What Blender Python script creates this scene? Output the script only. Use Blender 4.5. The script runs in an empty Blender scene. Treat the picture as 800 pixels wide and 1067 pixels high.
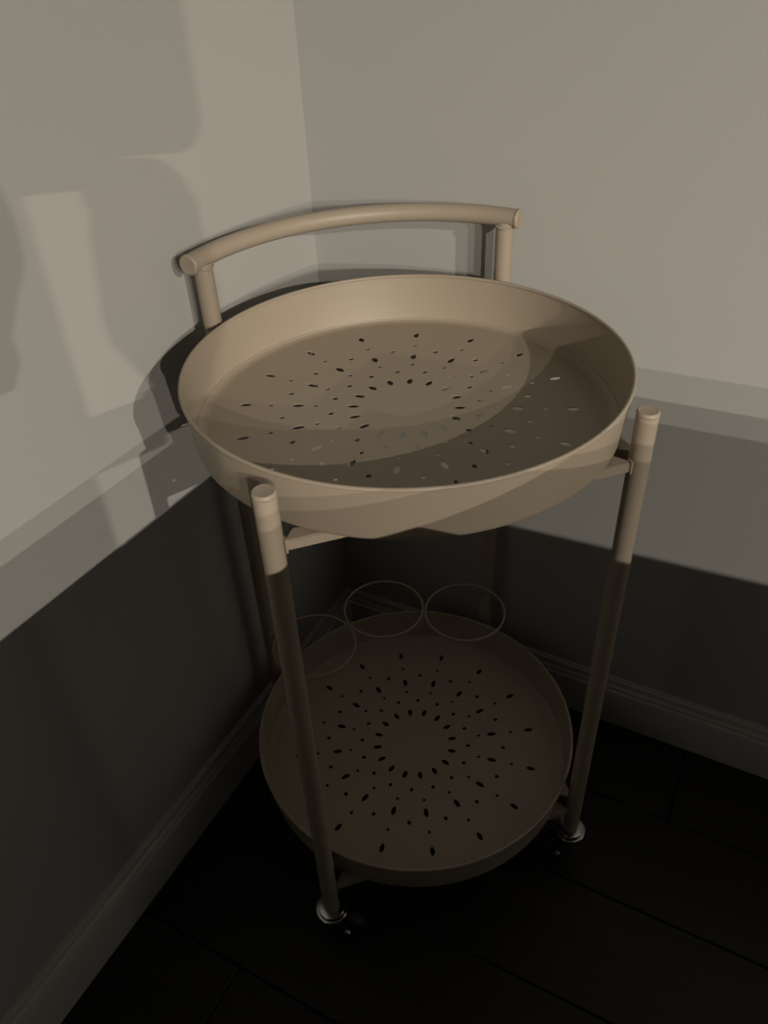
import bpy, bmesh, math, random
from mathutils import Vector, Matrix
random.seed(7)
S = bpy.context.scene
COL = S.collection

# ------------------------------------------------------------------ camera
W, H, F_PX = 800, 1067, 825.85
cam_d = bpy.data.cameras.new('camera'); cam = bpy.data.objects.new('camera', cam_d); COL.objects.link(cam)
yaw, pitch, roll = math.radians(29.4664), math.radians(37.6154), math.radians(-2.8974)
fw = Vector((-math.sin(yaw)*math.cos(pitch), math.cos(yaw)*math.cos(pitch), -math.sin(pitch)))
r0 = fw.cross(Vector((0, 0, 1))).normalized(); u0 = r0.cross(fw)
rr = math.cos(roll)*r0 + math.sin(roll)*u0
uu = -math.sin(roll)*r0 + math.cos(roll)*u0
M = Matrix((rr, uu, -fw)).transposed().to_4x4(); M.translation = Vector((0.5705, -0.8648, 1.0483))
cam.matrix_world = M
cam_d.sensor_fit = 'VERTICAL'; cam_d.sensor_height = 24.0; cam_d.sensor_width = 18.0
cam_d.lens = 24.0*F_PX/H; cam_d.clip_start = 0.01
S.camera = cam

# ------------------------------------------------------------------ world, exposure
w = bpy.data.worlds.new('world'); S.world = w; w.use_nodes = True
w.node_tree.nodes['Background'].inputs[0].default_value = (0.9, 0.85, 0.75, 1)
w.node_tree.nodes['Background'].inputs[1].default_value = 0.0
S.view_settings.view_transform = 'Standard'; S.view_settings.look = 'None'
S.view_settings.gamma = 1.0; S.view_settings.use_curve_mapping = False
S.view_settings.exposure = 0.0

# ------------------------------------------------------------------ lamps (recessed ceiling downlights)
CX, CY = 0.2592, -0.2591
CEIL = 2.42
LAMPS = []
def lamp_at(deg, el, power, size=0.042):
    D = (2.405-0.68)/math.tan(math.radians(el)); t = math.radians(deg)
    p = Vector((CX+D*math.cos(t), CY+D*math.sin(t), 2.405))
    l = bpy.data.lights.new('downlight_lamp', 'AREA'); l.shape = 'DISK'; l.size = size
    l.energy = power*(D*D+1.72**2)/math.sin(math.radians(el)); l.color = (1.0, 0.90, 0.765)
    o = bpy.data.objects.new('downlight_lamp', l); COL.objects.link(o); o.location = p
    LAMPS.append(p)
lamp_at(-28.6, 20.8, 4.30)
lamp_at(-36.5, 15.3, 2.30)
lamp_at(-49.0, 16.7, 2.75)
lamp_at(-42.0, 12.9, 2.15)

# ------------------------------------------------------------------ materials
def mat(name, col, rough=0.6, metal=0.0, spec=0.5, noise=None, bump=None, emit=None):
    m = bpy.data.materials.new(name); m.use_nodes = True; nt = m.node_tree; b = nt.nodes['Principled BSDF']
    b.inputs['Base Color'].default_value = (*col, 1); b.inputs['Roughness'].default_value = rough
    b.inputs['Metallic'].default_value = metal; b.inputs['Specular IOR Level'].default_value = spec
    tc = nt.nodes.new('ShaderNodeTexCoord')
    if noise:
        sc, amt = noise
        n = nt.nodes.new('ShaderNodeTexNoise'); n.inputs['Scale'].default_value = sc; n.inputs['Detail'].default_value = 4
        nt.links.new(tc.outputs['Object'], n.inputs['Vector'])
        r = nt.nodes.new('ShaderNodeValToRGB')
        r.color_ramp.elements[0].position = .3; r.color_ramp.elements[1].position = .7
        r.color_ramp.elements[0].color = (*[c*(1-amt) for c in col], 1)
        r.color_ramp.elements[1].color = (*[min(1, c*(1+amt)) for c in col], 1)
        nt.links.new(n.outputs['Fac'], r.inputs['Fac']); nt.links.new(r.outputs['Color'], b.inputs['Base Color'])
    if bump:
        sc, st, di = bump
        n = nt.nodes.new('ShaderNodeTexNoise'); n.inputs['Scale'].default_value = sc; n.inputs['Detail'].default_value = 3
        nt.links.new(tc.outputs['Object'], n.inputs['Vector'])
        bp = nt.nodes.new('ShaderNodeBump'); bp.inputs['Strength'].default_value = st; bp.inputs['Distance'].default_value = di
        nt.links.new(n.outputs['Fac'], bp.inputs['Height']); nt.links.new(bp.outputs['Normal'], b.inputs['Normal'])
    if emit:
        b.inputs['Emission Color'].default_value = (*emit[0], 1); b.inputs['Emission Strength'].default_value = emit[1]
    return m
m_wall = mat('wall_paint', (0.36, 0.36, 0.348), 0.75, spec=0.3, noise=(1.3, .012), bump=(260, .12, .0006))
m_ceil = mat('ceiling_paint', (0.2, 0.2, 0.195), 0.9)
m_base = mat('baseboard_paint', (0.42, 0.417, 0.405), 0.35, noise=(3, .01))
m_cart = mat('beige_powder_coat', (0.298, 0.252, 0.195), 0.47, spec=0.38, noise=(14, .015), bump=(900, .08, .0003))
m_chrome = mat('chrome', (0.42, 0.42, 0.42), 0.2, metal=1.0)
m_black = mat('black_rubber', (0.012, 0.012, 0.012), 0.6, noise=(30, .1))
m_screw = mat('screw_steel', (0.35, 0.30, 0.24), 0.3, metal=1.0)
m_cab = mat('cabinet_paint', (0.08, 0.08, 0.085), 0.5, noise=(5, .03))
m_top = mat('countertop_stone', (0.09, 0.085, 0.08), 0.35, noise=(40, .4))
m_app = mat('blocker_black_plastic', (0.03, 0.03, 0.03), 0.35, noise=(8, .05))
m_glass_dark = mat('blocker_jug_steel', (0.25, 0.24, 0.23), 0.3, metal=0.9)
m_binm = mat('blocker_box_steel', (0.3, 0.29, 0.27), 0.4, metal=0.8, noise=(9, .05))  # for the added box that blocks lamp light, lower one
m_lens = mat('lamp_lens', (0.8, 0.78, 0.72), 0.5, emit=((1, .9, .76), 6))
m_ringp = mat('lamp_trim', (0.8, 0.8, 0.78), 0.5)

def wood():
    m = bpy.data.materials.new('dark_wood_planks'); m.use_nodes = True; nt = m.node_tree; b = nt.nodes['Principled BSDF']
    tc = nt.nodes.new('ShaderNodeTexCoord'); oi = nt.nodes.new('ShaderNodeObjectInfo')
    mp = nt.nodes.new('ShaderNodeMapping'); mp.inputs['Scale'].default_value = (1.5, 26, 10)
    ad = nt.nodes.new('ShaderNodeVectorMath'); ad.operation = 'ADD'
    sc = nt.nodes.new('ShaderNodeVectorMath'); sc.operation = 'SCALE'; sc.inputs['Scale'].default_value = 37.0
    nt.links.new(oi.outputs['Random'], sc.inputs[0])
    nt.links.new(tc.outputs['Object'], ad.inputs[0]); nt.links.new(sc.outputs[0], ad.inputs[1])
    nt.links.new(ad.outputs[0], mp.inputs['Vector'])
    n = nt.nodes.new('ShaderNodeTexNoise'); n.inputs['Scale'].default_value = 2.2; n.inputs['Detail'].default_value = 7
    n.inputs['Distortion'].default_value = 0.6
    nt.links.new(mp.outputs[0], n.inputs['Vector'])
    r = nt.nodes.new('ShaderNodeValToRGB'); r.color_ramp.elements[0].position = .3; r.color_ramp.elements[1].position = .75
    r.color_ramp.elements[0].color = (.005, .004, .002, 1); r.color_ramp.elements[1].color = (.016, .0128, .006, 1)
    nt.links.new(n.outputs['Fac'], r.inputs['Fac'])
    mx = nt.nodes.new('ShaderNodeMixRGB'); mx.blend_type = 'MULTIPLY'; mx.inputs['Fac'].default_value = 1
    mr = nt.nodes.new('ShaderNodeMapRange'); mr.inputs['To Min'].default_value = .75; mr.inputs['To Max'].default_value = 1.2
    nt.links.new(oi.outputs['Random'], mr.inputs['Value'])
    nt.links.new(r.outputs['Color'], mx.inputs[1]); nt.links.new(mr.outputs[0], mx.inputs[2])
    nt.links.new(mx.outputs[0], b.inputs['Base Color'])
    bp = nt.nodes.new('ShaderNodeBump'); bp.inputs['Strength'].default_value = .25; bp.inputs['Distance'].default_value = .001
    nt.links.new(n.outputs['Fac'], bp.inputs['Height']); nt.links.new(bp.outputs['Normal'], b.inputs['Normal'])
    b.inputs['Roughness'].default_value = .5; b.inputs['Specular IOR Level'].default_value = .3
    return m
m_wood = wood()

# ------------------------------------------------------------------ helpers
def link_mesh(name, me, m, parent=None):
    o = bpy.data.objects.new(name, me); COL.objects.link(o)
    if m and not me.materials: me.materials.append(m)
    if parent: o.parent = parent
    return o
def obj(name, bm, m, parent=None, smooth=True, ang=40):
    bmesh.ops.recalc_face_normals(bm, faces=bm.faces)
    me = bpy.data.meshes.new(name); bm.to_mesh(me); bm.free()
    if smooth:
        me.polygons.foreach_set('use_smooth', [True]*len(me.polygons))
        me.set_sharp_from_angle(angle=math.radians(ang))
    return link_mesh(name, me, m, parent)
def box(bm, lo, hi, bevel=0.0, seg=2, rot=None):
    g = bmesh.ops.create_cube(bm, size=1)
    vs = g['verts']
    for v in vs:
        v.co = Vector(((lo[0]+hi[0])/2+v.co.x*(hi[0]-lo[0]), (lo[1]+hi[1])/2+v.co.y*(hi[1]-lo[1]), (lo[2]+hi[2])/2+v.co.z*(hi[2]-lo[2])))
    if bevel:
        es = {e for v in vs for e in v.link_edges}
        r = bmesh.ops.bevel(bm, geom=list(es), offset=bevel, segments=seg, affect='EDGES', profile=.5)
    return bm
def lathe(bm, prof, n=64, c=(0, 0, 0), rot=None, closed=False):
    """prof: (r, z) points; r=0 ends become poles"""
    R = rot or Matrix.Identity(3); c = Vector(c); rings = []
    for r, z in prof:
        if r < 1e-7: rings.append([bm.verts.new(c+R@Vector((0, 0, z)))])
        else: rings.append([bm.verts.new(c+R@Vector((r*math.cos(2*math.pi*i/n), r*math.sin(2*math.pi*i/n), z))) for i in range(n)])
    pairs = list(zip(rings, rings[1:]))
    if closed: pairs.append((rings[-1], rings[0]))
    for a, b in pairs:
        for i in range(n):
            j = (i+1) % n
            if len(a) == 1 and len(b) == 1: continue
            if len(a) == 1: bm.faces.new((a[0], b[i], b[j]))
            elif len(b) == 1: bm.faces.new((a[i], a[j], b[0]))
            else: bm.faces.new((a[i], a[j], b[j], b[i]))
    return bm
def sweep(bm, pts, r, n=20, closed=False):
    k = len(pts); rings = []
    pts = [Vector(p) for p in pts]
    for i, p in enumerate(pts):
        if closed: t = pts[(i+1) % k]-pts[i-1]
        else: t = pts[min(i+1, k-1)]-pts[max(i-1, 0)]
        t.normalize(); a = t.cross(Vector((0, 0, 1)))
        if a.length < 1e-3: a = Vector((1, 0, 0))
        a.normalize(); b = t.cross(a)
        rings.append([bm.verts.new(p+r*(math.cos(2*math.pi*j/n)*a+math.sin(2*math.pi*j/n)*b)) for j in range(n)])
    m = k if closed else k-1
    for i in range(m):
        A, B = rings[i], rings[(i+1) % k]
        for j in range(n): bm.faces.new((A[j], A[(j+1) % n], B[(j+1) % n], B[j]))
    if not closed:
        bm.faces.new(rings[0]); bm.faces.new(rings[-1])
    return bm
def structure(o, label=None):
    o['kind'] = 'structure'
    if label: o['label'] = label
    return o
def thing(name, label, cat, loc=(0, 0, 0)):
    o = bpy.data.objects.new(name, None); COL.objects.link(o); o.location = loc; o.empty_display_size = .1
    o['label'] = label; o['category'] = cat
    return o

# ------------------------------------------------------------------ room shell
RX, RY = 8.6, -7.2
def slab(name, lo, hi, m, label):
    bm = bmesh.new(); box(bm, lo, hi); return structure(obj(name, bm, m, smooth=False), label)
# the two painted walls of the corner end a couple of metres out, where the open-plan room goes on
WX, WY = 2.3, -2.4
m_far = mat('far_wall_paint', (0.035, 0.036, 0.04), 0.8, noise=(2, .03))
slab('wall_left', (-.12, WY, 0), (0, .12, CEIL), m_wall, 'pale grey painted wall on the left of the corner, crossed by soft lamp shadows')
slab('wall_right', (0, 0, 0), (WX, .12, CEIL), m_wall, 'pale grey painted wall on the right of the corner, plain and evenly lit')
slab('wall_far_left', (-1.6, RY, 0), (-1.5, WY, CEIL), m_far, 'dark wall far to the left, beyond the end of the pale wall')
slab('wall_left_return', (-1.5, WY, 0), (-.12, WY+.1, CEIL), m_far, 'dark return wall behind the end of the left wall')
slab('wall_right_return', (WX-.1, .12, 0), (WX, 1.6, CEIL), m_far, 'dark return wall behind the end of the right wall')
slab('wall_far_right', (WX, 1.5, 0), (RX+.12, 1.6, CEIL), m_far, 'dark wall far to the right, beyond the end of the pale wall')
slab('wall_far_side', (RX, RY, 0), (RX+.12, 1.5, CEIL), m_far, 'dark wall at the far side of the room')
slab('wall_behind', (-1.6, RY-.12, 0), (RX+.12, RY, CEIL), m_far, 'dark wall behind the camera')
slab('ceiling', (-1.7, RY-.12, CEIL), (RX+.12, 1.6, CEIL+.1), m_ceil, 'flat painted ceiling with recessed lights')
floor = slab('floor', (-1.7, RY-.12, -.05), (RX+.12, 1.6, -.0065), mat('subfloor', (.006, .005, .004), .9), 'very dark wood plank floor')
# planks run along x; the near ones are single pieces, the rest one joined part
PW, PL, GAP = .145, 1.22, .0016
def plank_bm(bm, x0, x1, y0, y1, dz=0.0):
    b = .0014
    lo = (x0+GAP/2, y1+GAP/2); hi = (x1-GAP/2, y0-GAP/2)
    V = lambda x, y, z: bm.verts.new((x, y, z+dz))
    a = [V(lo[0], lo[1], -.006), V(hi[0], lo[1], -.006), V(hi[0], hi[1], -.006), V(lo[0], hi[1], -.006)]
    c = [V(lo[0], lo[1], -b), V(hi[0], lo[1], -b), V(hi[0], hi[1], -b), V(lo[0], hi[1], -b)]
    t = [V(lo[0]+b, lo[1]+b, 0), V(hi[0]-b, lo[1]+b, 0), V(hi[0]-b, hi[1]-b, 0), V(lo[0]+b, hi[1]-b, 0)]
    for A, B in ((a, c), (c, t)):
        for i in range(4): bm.faces.new((A[i], A[(i+1) % 4], B[(i+1) % 4], B[i]))
    bm.faces.new(t)
rest = bmesh.new(); row = 0; y = 0.0
while y > RY:
    y1 = max(y-PW, RY); x = -random.choice((.15, .4, .62, .85, 1.05))
    while x < RX:
        x0, x1 = max(x, 0), min(x+PL, RX)
        if x1-x0 > .02:
            if x0 < 2.2 and y > -2.0:
                bm = bmesh.new(); plank_bm(bm, x0, x1, y, y1, dz=random.uniform(-.0004, 0)); obj('plank', bm, m_wood, floor, smooth=False)
            else: plank_bm(rest, x0, x1, y, y1)
        x += PL
    y = y1
o = obj('planks', rest, m_wood, floor, smooth=False); o['kind'] = 'stuff'

# baseboards: moulded profile (distance from wall, height)
BP = [(0, 0), (.0150, 0), (.0150, .0680), (.0144, .0694), (.0128, .0698), (.0108, .0700), (.0100, .0708), (.0098, .0735), (.0106, .0748),
      (.0104, .0760), (.0086, .0772), (.0072, .0795), (.0066, .0828), (.0066, .0850), (.0076, .0856), (.0078, .0872), (.0070, .0884), (.0050, .0892), (.0046, .0908), (.0030, .0915), (0, .0915)]
def baseboard(name, pos, n, label):
    bm = bmesh.new(); A = []
    for e in (0, 1):
        A.append([bm.verts.new(pos(e, d, z)) for d, z in BP])
    for i in range(len(BP)-1): bm.faces.new((A[0][i], A[0][i+1], A[1][i+1], A[1][i]))
    bm.faces.new(A[0]); bm.faces.new(A[1])
    return structure(obj(name, bm, m_base, smooth=True, ang=30), label)
baseboard('baseboard_left', lambda e, d, z: (d, -d if e == 0 else WY, z), 0, 'white moulded baseboard along the left wall')
baseboard('baseboard_right', lambda e, d, z: (d if e == 0 else WX, -d, z), 0, 'white moulded baseboard along the right wall')

# ------------------------------------------------------------------ the bar cart
Z1, H1, Z2, H2 = 0.7064, 0.0544, 0.1632, 0.0500
RT = 0.2100; LR = 0.00975
LEGS = {'FL': (0.2541, -0.4872, 0.7010), 'FR': (0.4857, -0.2537, 0.7000), 'BL': (0.0319, -0.2587, 0.7705), 'BR': (0.2697, -0.0319, 0.7705)}
cart = thing('bar_cart', 'two-tier round beige metal bar cart on casters, standing in the corner of the room', 'bar cart', (CX, CY, 0))
inv = Matrix.Translation((-CX, -CY, 0))
def part(name, bm, m, parent=cart, **k):
    """geometry is written in room coordinates, stored relative to the cart's base"""
    bmesh.ops.transform(bm, matrix=inv, verts=bm.verts)
    return obj(name, bm, m, parent, **k)

def hole_floor(R, z, phase):
    """round tray bottom cut with the radiating pattern of lens and dot holes"""
    cu = bpy.data.curves.new('tray_pattern', 'CURVE'); cu.dimensions = '2D'; cu.fill_mode = 'BOTH'; cu.extrude = .00035
    def spline(pts):
        s = cu.splines.new('POLY'); s.points.add(len(pts)-1)
        for p, q in zip(s.points, pts): p.co = (q[0], q[1], 0, 1)
        s.use_cyclic_u = True
    spline([(R*math.cos(2*math.pi*i/128), R*math.sin(2*math.pi*i/128)) for i in range(128)])
    def lens(r, a, L, w):
        ca, sa = math.cos(a), math.sin(a); pts = []
        for k in range(16):
            t = 2*math.pi*k/16; u = L/2*math.cos(t); v = w/2*math.sin(t)*abs(math.sin(t))**.35
            pts.append(((r+u)*ca-v*sa, (r+u)*sa+v*ca))
        spline(pts)
    for k in range(16):
        a = math.radians(phase+22.5*k); b = a+math.radians(11.25)
        lens(.0525, a, .0120, .0062); lens(.1083, a, .0134, .0063); lens(.1614, a, .0126, .0061)
        for r, d, g in ((.0900, .0041, a), (.1355, .0043, a), (.0741, .0052, b), (.1218, .0053, b)):
            ca, sa = math.cos(g), math.sin(g)
            spline([(r*ca+d/2*1.12*math.cos(t)*ca-d/2*math.sin(t)*sa, r*sa+d/2*1.12*math.cos(t)*sa+d/2*math.sin(t)*ca) for t in [2*math.pi*i/10 for i in range(10)]])
    co = bpy.data.objects.new('tray_pattern', cu); COL.objects.link(co)
    bpy.context.view_layer.update()
    me = bpy.data.meshes.new_from_object(co.evaluated_get(bpy.context.evaluated_depsgraph_get()))
    bpy.data.objects.remove(co); bpy.data.curves.remove(cu)
    me.name = 'tray_base'; me.materials.clear()
    me.transform(Matrix.Translation((0, 0, z)))
    return link_mesh('tray_base', me, m_cart)
def tray(z, h, phase, label):
    zb = z-h; Rb = .2050; t = .0011
    bm = bmesh.new()
    # wall: outer face down, round the foot, in under the base, back up the inside
    prof = [(RT, z-.003), (Rb+.0008, zb+.004), (Rb+.0002, zb+.0014), (Rb-.0010, zb+.0003), (Rb-.003, zb), (Rb-.012, zb),
            (Rb-.012, zb+.0012), (Rb-.0036, zb+.0013), (Rb-.0028, zb+.0022), (Rb-.0014, zb+.0024), (Rb-.0008, zb+.0040), (RT-t, z-.003)]
    lathe(bm, prof, 160, (CX, CY, 0), closed=True)
    tr = part('tray', bm, m_cart, ang=50); tr['label'] = label
    bm = bmesh.new()
    sweep(bm, [(CX+(RT-.0004)*math.cos(2*math.pi*i/160), CY+(RT-.0004)*math.sin(2*math.pi*i/160), z-.0018) for i in range(160)], .0019, 10, closed=True)
    rm = part('rim', bm, m_cart, tr)
    bm = bmesh.new(); rs = Rb-.0016
    sweep(bm, [(CX+rs*math.cos(2*math.pi*i/160), CY+rs*math.sin(2*math.pi*i/160), zb+.0024) for i in range(160)], .0011, 8, closed=True)
    part('seam_ridge', bm, m_cart, tr)
    fb = hole_floor(Rb-.0118, zb+.0008, phase)
    fb.parent = tr
    return tr
tray(Z1, H1, 22.28, 'upper tray, catching the lamp light')
tray(Z2, H2, 11.16, 'lower tray, in deep shade')

def leg(key):
    x, y, zt = LEGS[key]; tall = key[0] == 'B'
    bm = bmesh.new(); zb = .062
    top = zt-.0045 if not tall else zt-.004
    lathe(bm, [(0, zb), (LR-.001, zb), (LR, zb+.001), (LR, top-.0006), (LR-.0006, top), (0, top)], 28, (x, y, 0))
    lg = part('leg', bm, m_cart)
    if tall:
        lg['label'] = 'rear leg, running on above the tray to carry the handle'
        # weld bead where the post meets the handle
        bm = bmesh.new(); zz = zt-LR+.0005
        sweep(bm, [(x+(LR+.0004)*math.cos(a), y+(LR+.0004)*math.sin(a), zz+.0035*abs(math.sin(a-math.atan2(y-CY, x-CX)))**2+random.uniform(-.0004, .0004)) for a in [2*math.pi*i/24 for i in range(24)]], .0013, 6, closed=True)
        part('weld_bead', bm, m_cart, lg)
    else:
        bm = bmesh.new(); z0 = zt-.0042
        lathe(bm, [(0, z0), (LR-.0014, z0), (LR+.0001, z0+.0006), (LR+.0003, z0+.0026), (LR-.0004, z0+.0038), (LR-.0013, z0+.0043), (LR-.0020, z0+.00415), (LR-.0024, z0+.0041), (0, z0+.0041)], 28, (x, y, 0))
        part('cap', bm, m_cart, lg)
    return lg
for k in LEGS: leg(k)

# handle: an arc concentric with the trays, resting on the two rear posts
HZ, HR = 0.7705, 0.2290
bm = bmesh.new()
a0, a1 = math.radians(84.2), math.radians(184.0)
hp = [(CX+HR*math.cos(a0+(a1-a0)*i/60), CY+HR*math.sin(a0+(a1-a0)*i/60), HZ) for i in range(61)]
sweep(bm, hp, LR+.0001, 28)
handle = part('handle', bm, m_cart)
for p, q in ((hp[0], hp[1]), (hp[-1], hp[-2])):
    d = (Vector(p)-Vector(q)).normalized(); R = d.to_track_quat('Z', 'Y').to_matrix(); bm = bmesh.new()
    lathe(bm, [(0, -.001), (LR-.0012, -.001), (LR-.0012, .0005), (LR+.0006, .0007), (LR+.0008, .0028), (LR-.0004, .0042), (LR-.0014, .0046), (LR-.0022, .0044), (LR-.0028, .0043), (0, .0043)], 28, p, R)
    part('end_cap', bm, m_cart, handle)

# short flat bars, two from each leg in a V, that carry the trays; each has a small welded tab at the leg
def bar(ka, kb, z):
    a = Vector((*LEGS[ka][:2], 0)); b = Vector((*LEGS[kb][:2], 0)); d = (b-a).normalized(); n = Vector((-d.y, d.x, 0)); L = .088
    h, wd = .0105, .0150; e = LR-.0015
    def P(s, v, zz): return a+d*s+n*v+Vector((0, 0, zz))
    sgn = 1
    if (Vector((CX, CY, 0))-a).dot(n) < 0: sgn = -1
    bm = bmesh.new(); vs = []
    for zz in (z-h, z):
        vs.append([bm.verts.new(P(e, -sgn*.004, zz)), bm.verts.new(P(L, -sgn*.004, zz)),
                   bm.verts.new(P(L, sgn*(wd-.004), zz)), bm.verts.new(P(e+.0105, sgn*(wd-.004), zz))])
    bm.faces.new(vs[0]); bm.faces.new(vs[1])
    for i in range(4): bm.faces.new((vs[0][i], vs[0][(i+1) % 4], vs[1][(i+1) % 4], vs[1][i]))
    bmesh.ops.recalc_face_normals(bm, faces=bm.faces)
    bmesh.ops.bevel(bm, geom=list(bm.edges), offset=.0009, segments=2, affect='EDGES')
    br = part('support_bar', bm, m_cart)
    s = LR-.0004
    bm = bmesh.new(); v = []
    for ds in (0, .0022):
        v.append([bm.verts.new(P(s+ds, -sgn*.0058, z-h-.0015)), bm.verts.new(P(s+ds, sgn*.001, z-h-.0015)), bm.verts.new(P(s+ds, sgn*.001, z+.0015)), bm.verts.new(P(s+ds, -sgn*.0058, z+.0015))])
    bm.faces.new(v[0]); bm.faces.new(v[1])
    for i in range(4): bm.faces.new((v[0][i], v[0][(i+1) % 4], v[1][(i+1) % 4], v[1][i]))
    bmesh.ops.recalc_face_normals(bm, faces=bm.faces)
    bmesh.ops.bevel(bm, geom=list(bm.edges), offset=.0005, segments=1, affect='EDGES')
    part('weld_tab', bm, m_cart, br)
for z in (Z1-H1-.0002, Z2-H2-.0002):
    for ka, kb in (('FL', 'FR'), ('FR', 'BR'), ('BR', 'BL'), ('BL', 'FL')): bar(ka, kb, z); bar(kb, ka, z)

# three wire rings for bottles, above the lower tray, welded to each other and screwed to the rear legs
RINGZ = 0.232
for (x, y), rz in (((CX+.0055, CY+.1575), .0570), ((CX-.1035, CY+.1130), .0572), ((CX-.1575, CY+.0080), .0575)):
    bm = bmesh.new()
    sweep(bm, [(x+rz*math.cos(2*math.pi*i/72), y+rz*math.sin(2*math.pi*i/72), RINGZ) for i in range(72)], .0017, 10, closed=True)
    rg = part('bottle_ring', bm, m_cart)
for key in ('BL', 'BR'):
    x, y, _ = LEGS[key]; d = Vector((CX-x, CY-y, 0)).normalized(); R = d.to_track_quat('Z', 'Y').to_matrix()
    bm = bmesh.new(); p = Vector((x, y, RINGZ-.010))+d*(LR-.001)
    lathe(bm, [(0, 0), (.0042, 0), (.0042, .0016), (.0032, .0032), (.0016, .0038), (0, .0030)], 16, p, R)
    s = part('screw', bm, m_screw); s['label'] = 'small metal screw in the rear leg'
    bm = bmesh.new(); tgt = Vector((x, y, RINGZ))+d*(LR-.001)
    box(bm, (-.003, -.004, -.012), (.003, .004, .003), bevel=.0008)
    bmesh.ops.transform(bm, matrix=Matrix.Translation(tgt+d*.0008) @ Matrix.Rotation(math.atan2(d.y, d.x), 4, 'Z') @ Matrix.Diagonal((.4, 1, 1, 1)), verts=bm.verts)
    part('ring_bracket', bm, m_cart)

# casters
def caster(key, ang):
    x, y, _ = LEGS[key]
    bm = bmesh.new()   # two stacked chrome discs of the swivel
    lathe(bm, [(0, .0622), (.0105, .0622), (.0160, .0616), (.0166, .0612), (.0168, .0606), (.0164, .0600), (.0150, .0597), (.0140, .0575),
               (.0192, .0572), (.0199, .0567), (.0201, .0560), (.0197, .0554), (.0185, .0551), (.0165, .0522), (0, .0522)], 48, (x, y, 0))
    c = part('caster', bm, m_chrome, ang=25); c['label'] = 'chrome swivel caster with a black wheel'
    T = Matrix.Translation((x, y, 0)) @ Matrix.Rotation(ang, 4, 'Z')
    bm = bmesh.new()   # hooded fork
    for s in (-1, 1):
        pts = [(-.010, .0522), (.010, .0522), (.020, .040), (.024, .0285), (.026, .0215), (.021, .0175), (.014, .0185), (.006, .030), (-.008, .044)]
        f = [[bm.verts.new((px, s*.0125+q*.0008, pz)) for px, pz in pts] for q in (-1, 1)]
        bm.faces.new(f[0]); bm.faces.new(f[1])
        for i in range(len(pts)):
            j = (i+1) % len(pts); bm.faces.new((f[0][i], f[0][j], f[1][j], f[1][i]))
    box(bm, (-.009, -.013, .0495), (.012, .013, .0525), bevel=.0008)
    bmesh.ops.transform(bm, matrix=T, verts=bm.verts); part('fork', bm, m_chrome, c)
    bm = bmesh.new(); R = Matrix.Rotation(math.pi/2, 3, 'X')
    lathe(bm, [(.004, -.009), (.016, -.009), (.0205, -.0085), (.0222, -.006), (.0226, 0), (.0222, .006), (.0205, .0085), (.016, .009), (.004, .009)], 36, (.019, 0, .0227), R, closed=True)
    bmesh.ops.transform(bm, matrix=T, verts=bm.verts); part('wheel', bm, m_black, c)
    bm = bmesh.new(); lathe(bm, [(0, -.0155), (.0036, -.0155), (.0040, -.0145), (.0040, .0145), (.0036, .0155), (0, .0155)], 16, (.019, 0, .0227), R)
    bmesh.ops.transform(bm, matrix=T, verts=bm.verts); part('axle', bm, m_chrome, c)
for k, a in (('FL', .4), ('FR', -2.5), ('BL', .9), ('BR', -1.2)): caster(k, a)

# ------------------------------------------------------------------ behind the camera: kitchen island and added appliance-shaped light blockers on it (they cast the wall shadows)
KT = 0.80
K = Vector((0.653, -0.590, 0)); e1 = Vector((-.085, -1, 0)).normalized(); e2 = Vector((1, .070, 0)).normalized()
isl = thing('kitchen_island', 'grey kitchen island with a dark stone top, behind and right of the camera', 'kitchen island', (0, 0, 0))
def prism(bm, poly, z0, z1, bevel=0):
    a = [bm.verts.new((p.x, p.y, z0)) for p in poly]; b = [bm.verts.new((p.x, p.y, z1)) for p in poly]
    bm.faces.new(a); bm.faces.new(b)
    for i in range(len(poly)): j = (i+1) % len(poly); bm.faces.new((a[i], a[j], b[j], b[i]))
    bmesh.ops.recalc_face_normals(bm, faces=bm.faces)
    if bevel: bmesh.ops.bevel(bm, geom=list(bm.edges), offset=bevel, segments=2, affect='EDGES')
def quad(K0, la, lb, m=0): return [K0+e1*m+e2*m, K0+e1*(la-m)+e2*m, K0+e1*(la-m)+e2*(lb-m), K0+e1*m+e2*(lb-m)]
LA, LB = 2.3, 1.25
bm = bmesh.new(); prism(bm, quad(K, LA, LB), KT-.035, KT, .002); obj('worktop', bm, m_top, isl, ang=30)
bm = bmesh.new(); prism(bm, quad(K, LA, LB, .03), .09, KT-.035); obj('body', bm, m_cab, isl, smooth=False)
bm = bmesh.new(); prism(bm, quad(K, LA, LB, .08), .0, .09); obj('plinth', bm, m_black, isl, smooth=False)
for i in range(4):
    s0 = .04+i*.56; s1 = s0+.54
    bm = bmesh.new(); q = K+e2*.03
    prism(bm, [q+e1*s0-e2*.018, q+e1*s1-e2*.018, q+e1*s1, q+e1*s0], .11, KT-.06, .003)
    dr = obj('door', bm, m_cab, isl, ang=30)
    bm = bmesh.new(); g = q+e1*(s1-.05)-e2*.04
    sweep(bm, [g+e2*.023+Vector((0, 0, .72)), g+Vector((0, 0, .72)), g+Vector((0, 0, .60)), g+e2*.023+Vector((0, 0, .60))], .005, 10)
    obj('door_handle', bm, m_chrome, dr)

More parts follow.
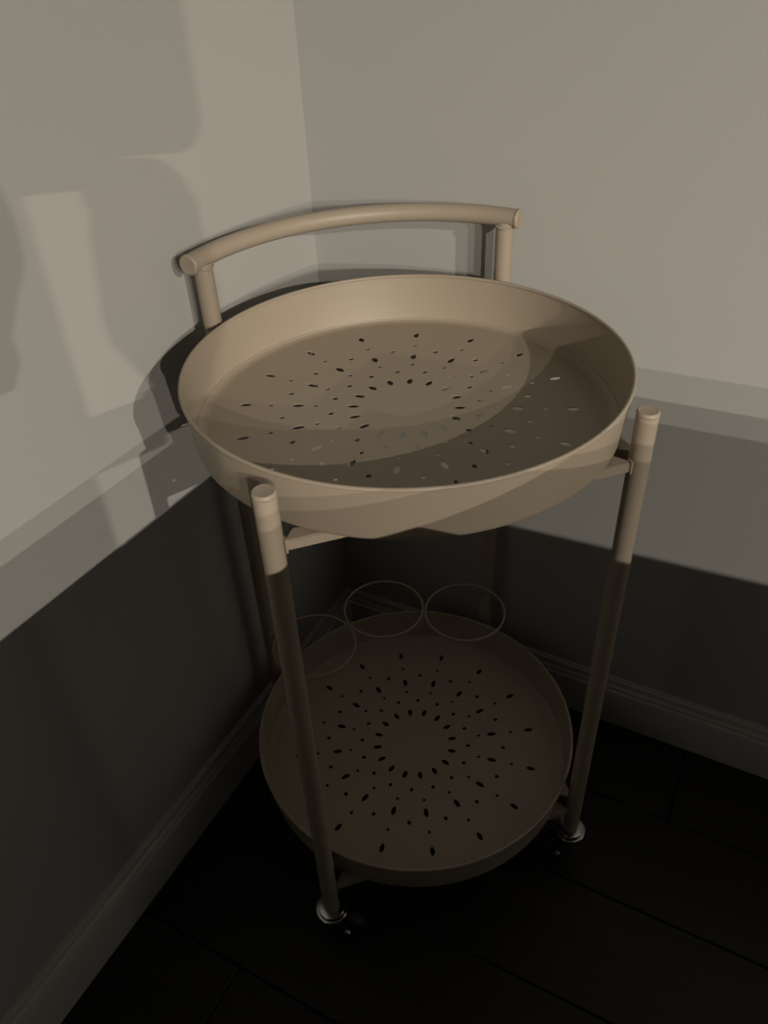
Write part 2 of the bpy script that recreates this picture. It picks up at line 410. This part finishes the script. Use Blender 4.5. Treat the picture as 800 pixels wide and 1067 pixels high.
# lamp-facing placement: u runs across lamp B's rays, so the silhouettes below are what the wall shows
LB_ = LAMPS[2]
def at_wall(yw, zw, x):
    p0 = Vector((0, yw, zw)); d = LB_-p0; return p0+d*(x/d.x)
XB = 0.82
c0 = at_wall(-.38, .6, XB)
dirB = Vector((LB_.x-c0.x, LB_.y-c0.y, 0)).normalized(); u = Vector((-dirB.y, dirB.x, 0))   # u points towards the right wall
def U(yw, zw, x=XB):
    p = at_wall(yw, zw, x); q = Vector((p.x-c0.x, p.y-c0.y, 0)); return q.dot(u)
def Zs(zw): return at_wall(-.33, zw, XB).z
def blk(bm, u0, u1, v0, v1, z0, z1, bevel=.01):
    b2 = bmesh.new(); box(b2, (u0, v0, z0), (u1, v1, z1), bevel=bevel, seg=4)
    R = Matrix(((u.x, dirB.x, 0, c0.x), (u.y, dirB.y, 0, c0.y), (0, 0, 1, 0), (0, 0, 0, 1)))
    bmesh.ops.transform(b2, matrix=R, verts=b2.verts)
    me = bpy.data.meshes.new('tmp'); b2.to_mesh(me); b2.free(); bm.from_mesh(me); bpy.data.meshes.remove(me)
zb = Zs(.625)
uL, uR = U(-.66, .8), U(-.30, .6)
bx = thing('lower_shadow_blocker', 'added steel box in toaster-oven form on the kitchen island, unseen, blocking lamp light', 'shadow blocker', (0, 0, 0))  # unseen box, added to carry the upper blocker and bound its shadow
oR = U(-.435, .6); oL = oR-.34
bm = bmesh.new(); blk(bm, oL, oR, -.08, .16, KT+.012, zb, .010); obj('housing', bm, m_binm, bx)
bm = bmesh.new(); blk(bm, oL+.02, oR-.08, -.088, -.078, KT+.035, zb-.025, .003); dr = obj('door', bm, m_app, bx)
bm = bmesh.new(); blk(bm, oL+.04, oR-.10, -.108, -.098, zb-.045, zb-.035, .003); obj('handle', bm, m_chrome, dr)
for k in range(2):
    bm = bmesh.new(); blk(bm, oR-.055, oR-.025, -.094, -.078, KT+.05+.07*k, KT+.08+.07*k, .004); obj('knob', bm, m_app, bx)
for a_ in (oL+.02, oR-.04):
    for b_ in (-.06, .12):
        bm = bmesh.new(); blk(bm, a_, a_+.02, b_, b_+.02, KT, KT+.014, .002); obj('foot', bm, m_black, bx)
cm = thing('upper_shadow_blocker', 'added tall black block in coffee-maker form on the steel box, unseen, shaping the wall shadow', 'coffee maker', (0, 0, 0))  # unseen appliance form, added and outlined to throw the left wall's soft shadow
bm = bmesh.new(); blk(bm, U(-.66, .8), U(-.420, .8), -.07, .08, zb, Zs(.92), .012); obj('tower', bm, m_app, cm)
bm = bmesh.new(); blk(bm, U(-.66, .8), U(-.192, .9), -.06, .08, Zs(.908), Zs(1.10), .024); blk(bm, U(-.66, .8), U(-.305, .9), -.055, .075, Zs(.886), Zs(.94), .010); obj('blocker_head', bm, m_app, cm)
bm = bmesh.new(); blk(bm, U(-.36, .8), U(-.305, .85), -.05, .05, Zs(.86), Zs(.91), .006); obj('blocker_neck', bm, m_app, cm)
bm = bmesh.new(); uc = U(-.290, .8); rc = (U(-.215, .8)-U(-.383, .8))/2
pc = c0+u*uc; zt, z0 = Zs(.880), Zs(.655)
lathe(bm, [(0, z0), (rc*.42, z0), (rc*.62, z0+.02), (rc*.97, z0+.055), (rc, z0+.075), (rc*.86, z0+.14), (rc*.80, zt-.03), (rc*.74, zt-.012), (rc*.5, zt), (0, zt)], 40, (pc.x, pc.y, 0))
ca = obj('blocker_jug', bm, m_glass_dark, cm)
bm = bmesh.new(); blk(bm, U(-.262, .8), U(-.216, .8), -.014, .014, Zs(.70), Zs(.852), .009); obj('handle', bm, m_app, ca)
bm = bmesh.new(); blk(bm, U(-.66, .8), U(-.33, .7), -.05, .08, zb, zb+.012, .004); blk(bm, uc-rc*.7, uc+rc*.4, -.03, .05, zb, z0, .004); obj('blocker_plate', bm, m_app, cm)

# ceiling fixtures
proto = None
for i, p in enumerate(LAMPS):
    t = thing('ceiling_light', ('round recessed ceiling light nearest the right wall', 'round recessed ceiling light in the middle of the group', 'round recessed ceiling light nearest the left wall', 'round recessed ceiling light farthest from the cart')[i], 'ceiling light', (p.x, p.y, CEIL)); t['group'] = 'recessed ceiling lights'
    if proto is None:
        bm = bmesh.new(); lathe(bm, [(.040, 0), (.055, 0), (.055, -.004), (.050, -.007), (.042, -.007), (.040, -.003)], 40, closed=True); a = obj('trim_ring', bm, m_ringp, t)
        bm = bmesh.new(); lathe(bm, [(0, -.0005), (.040, -.0005), (.040, -.003), (0, -.003)], 32); b = obj('lens', bm, m_lens, t)
        proto = (a, b)
    else:
        for q in proto:
            c = q.copy(); COL.objects.link(c); c.parent = t
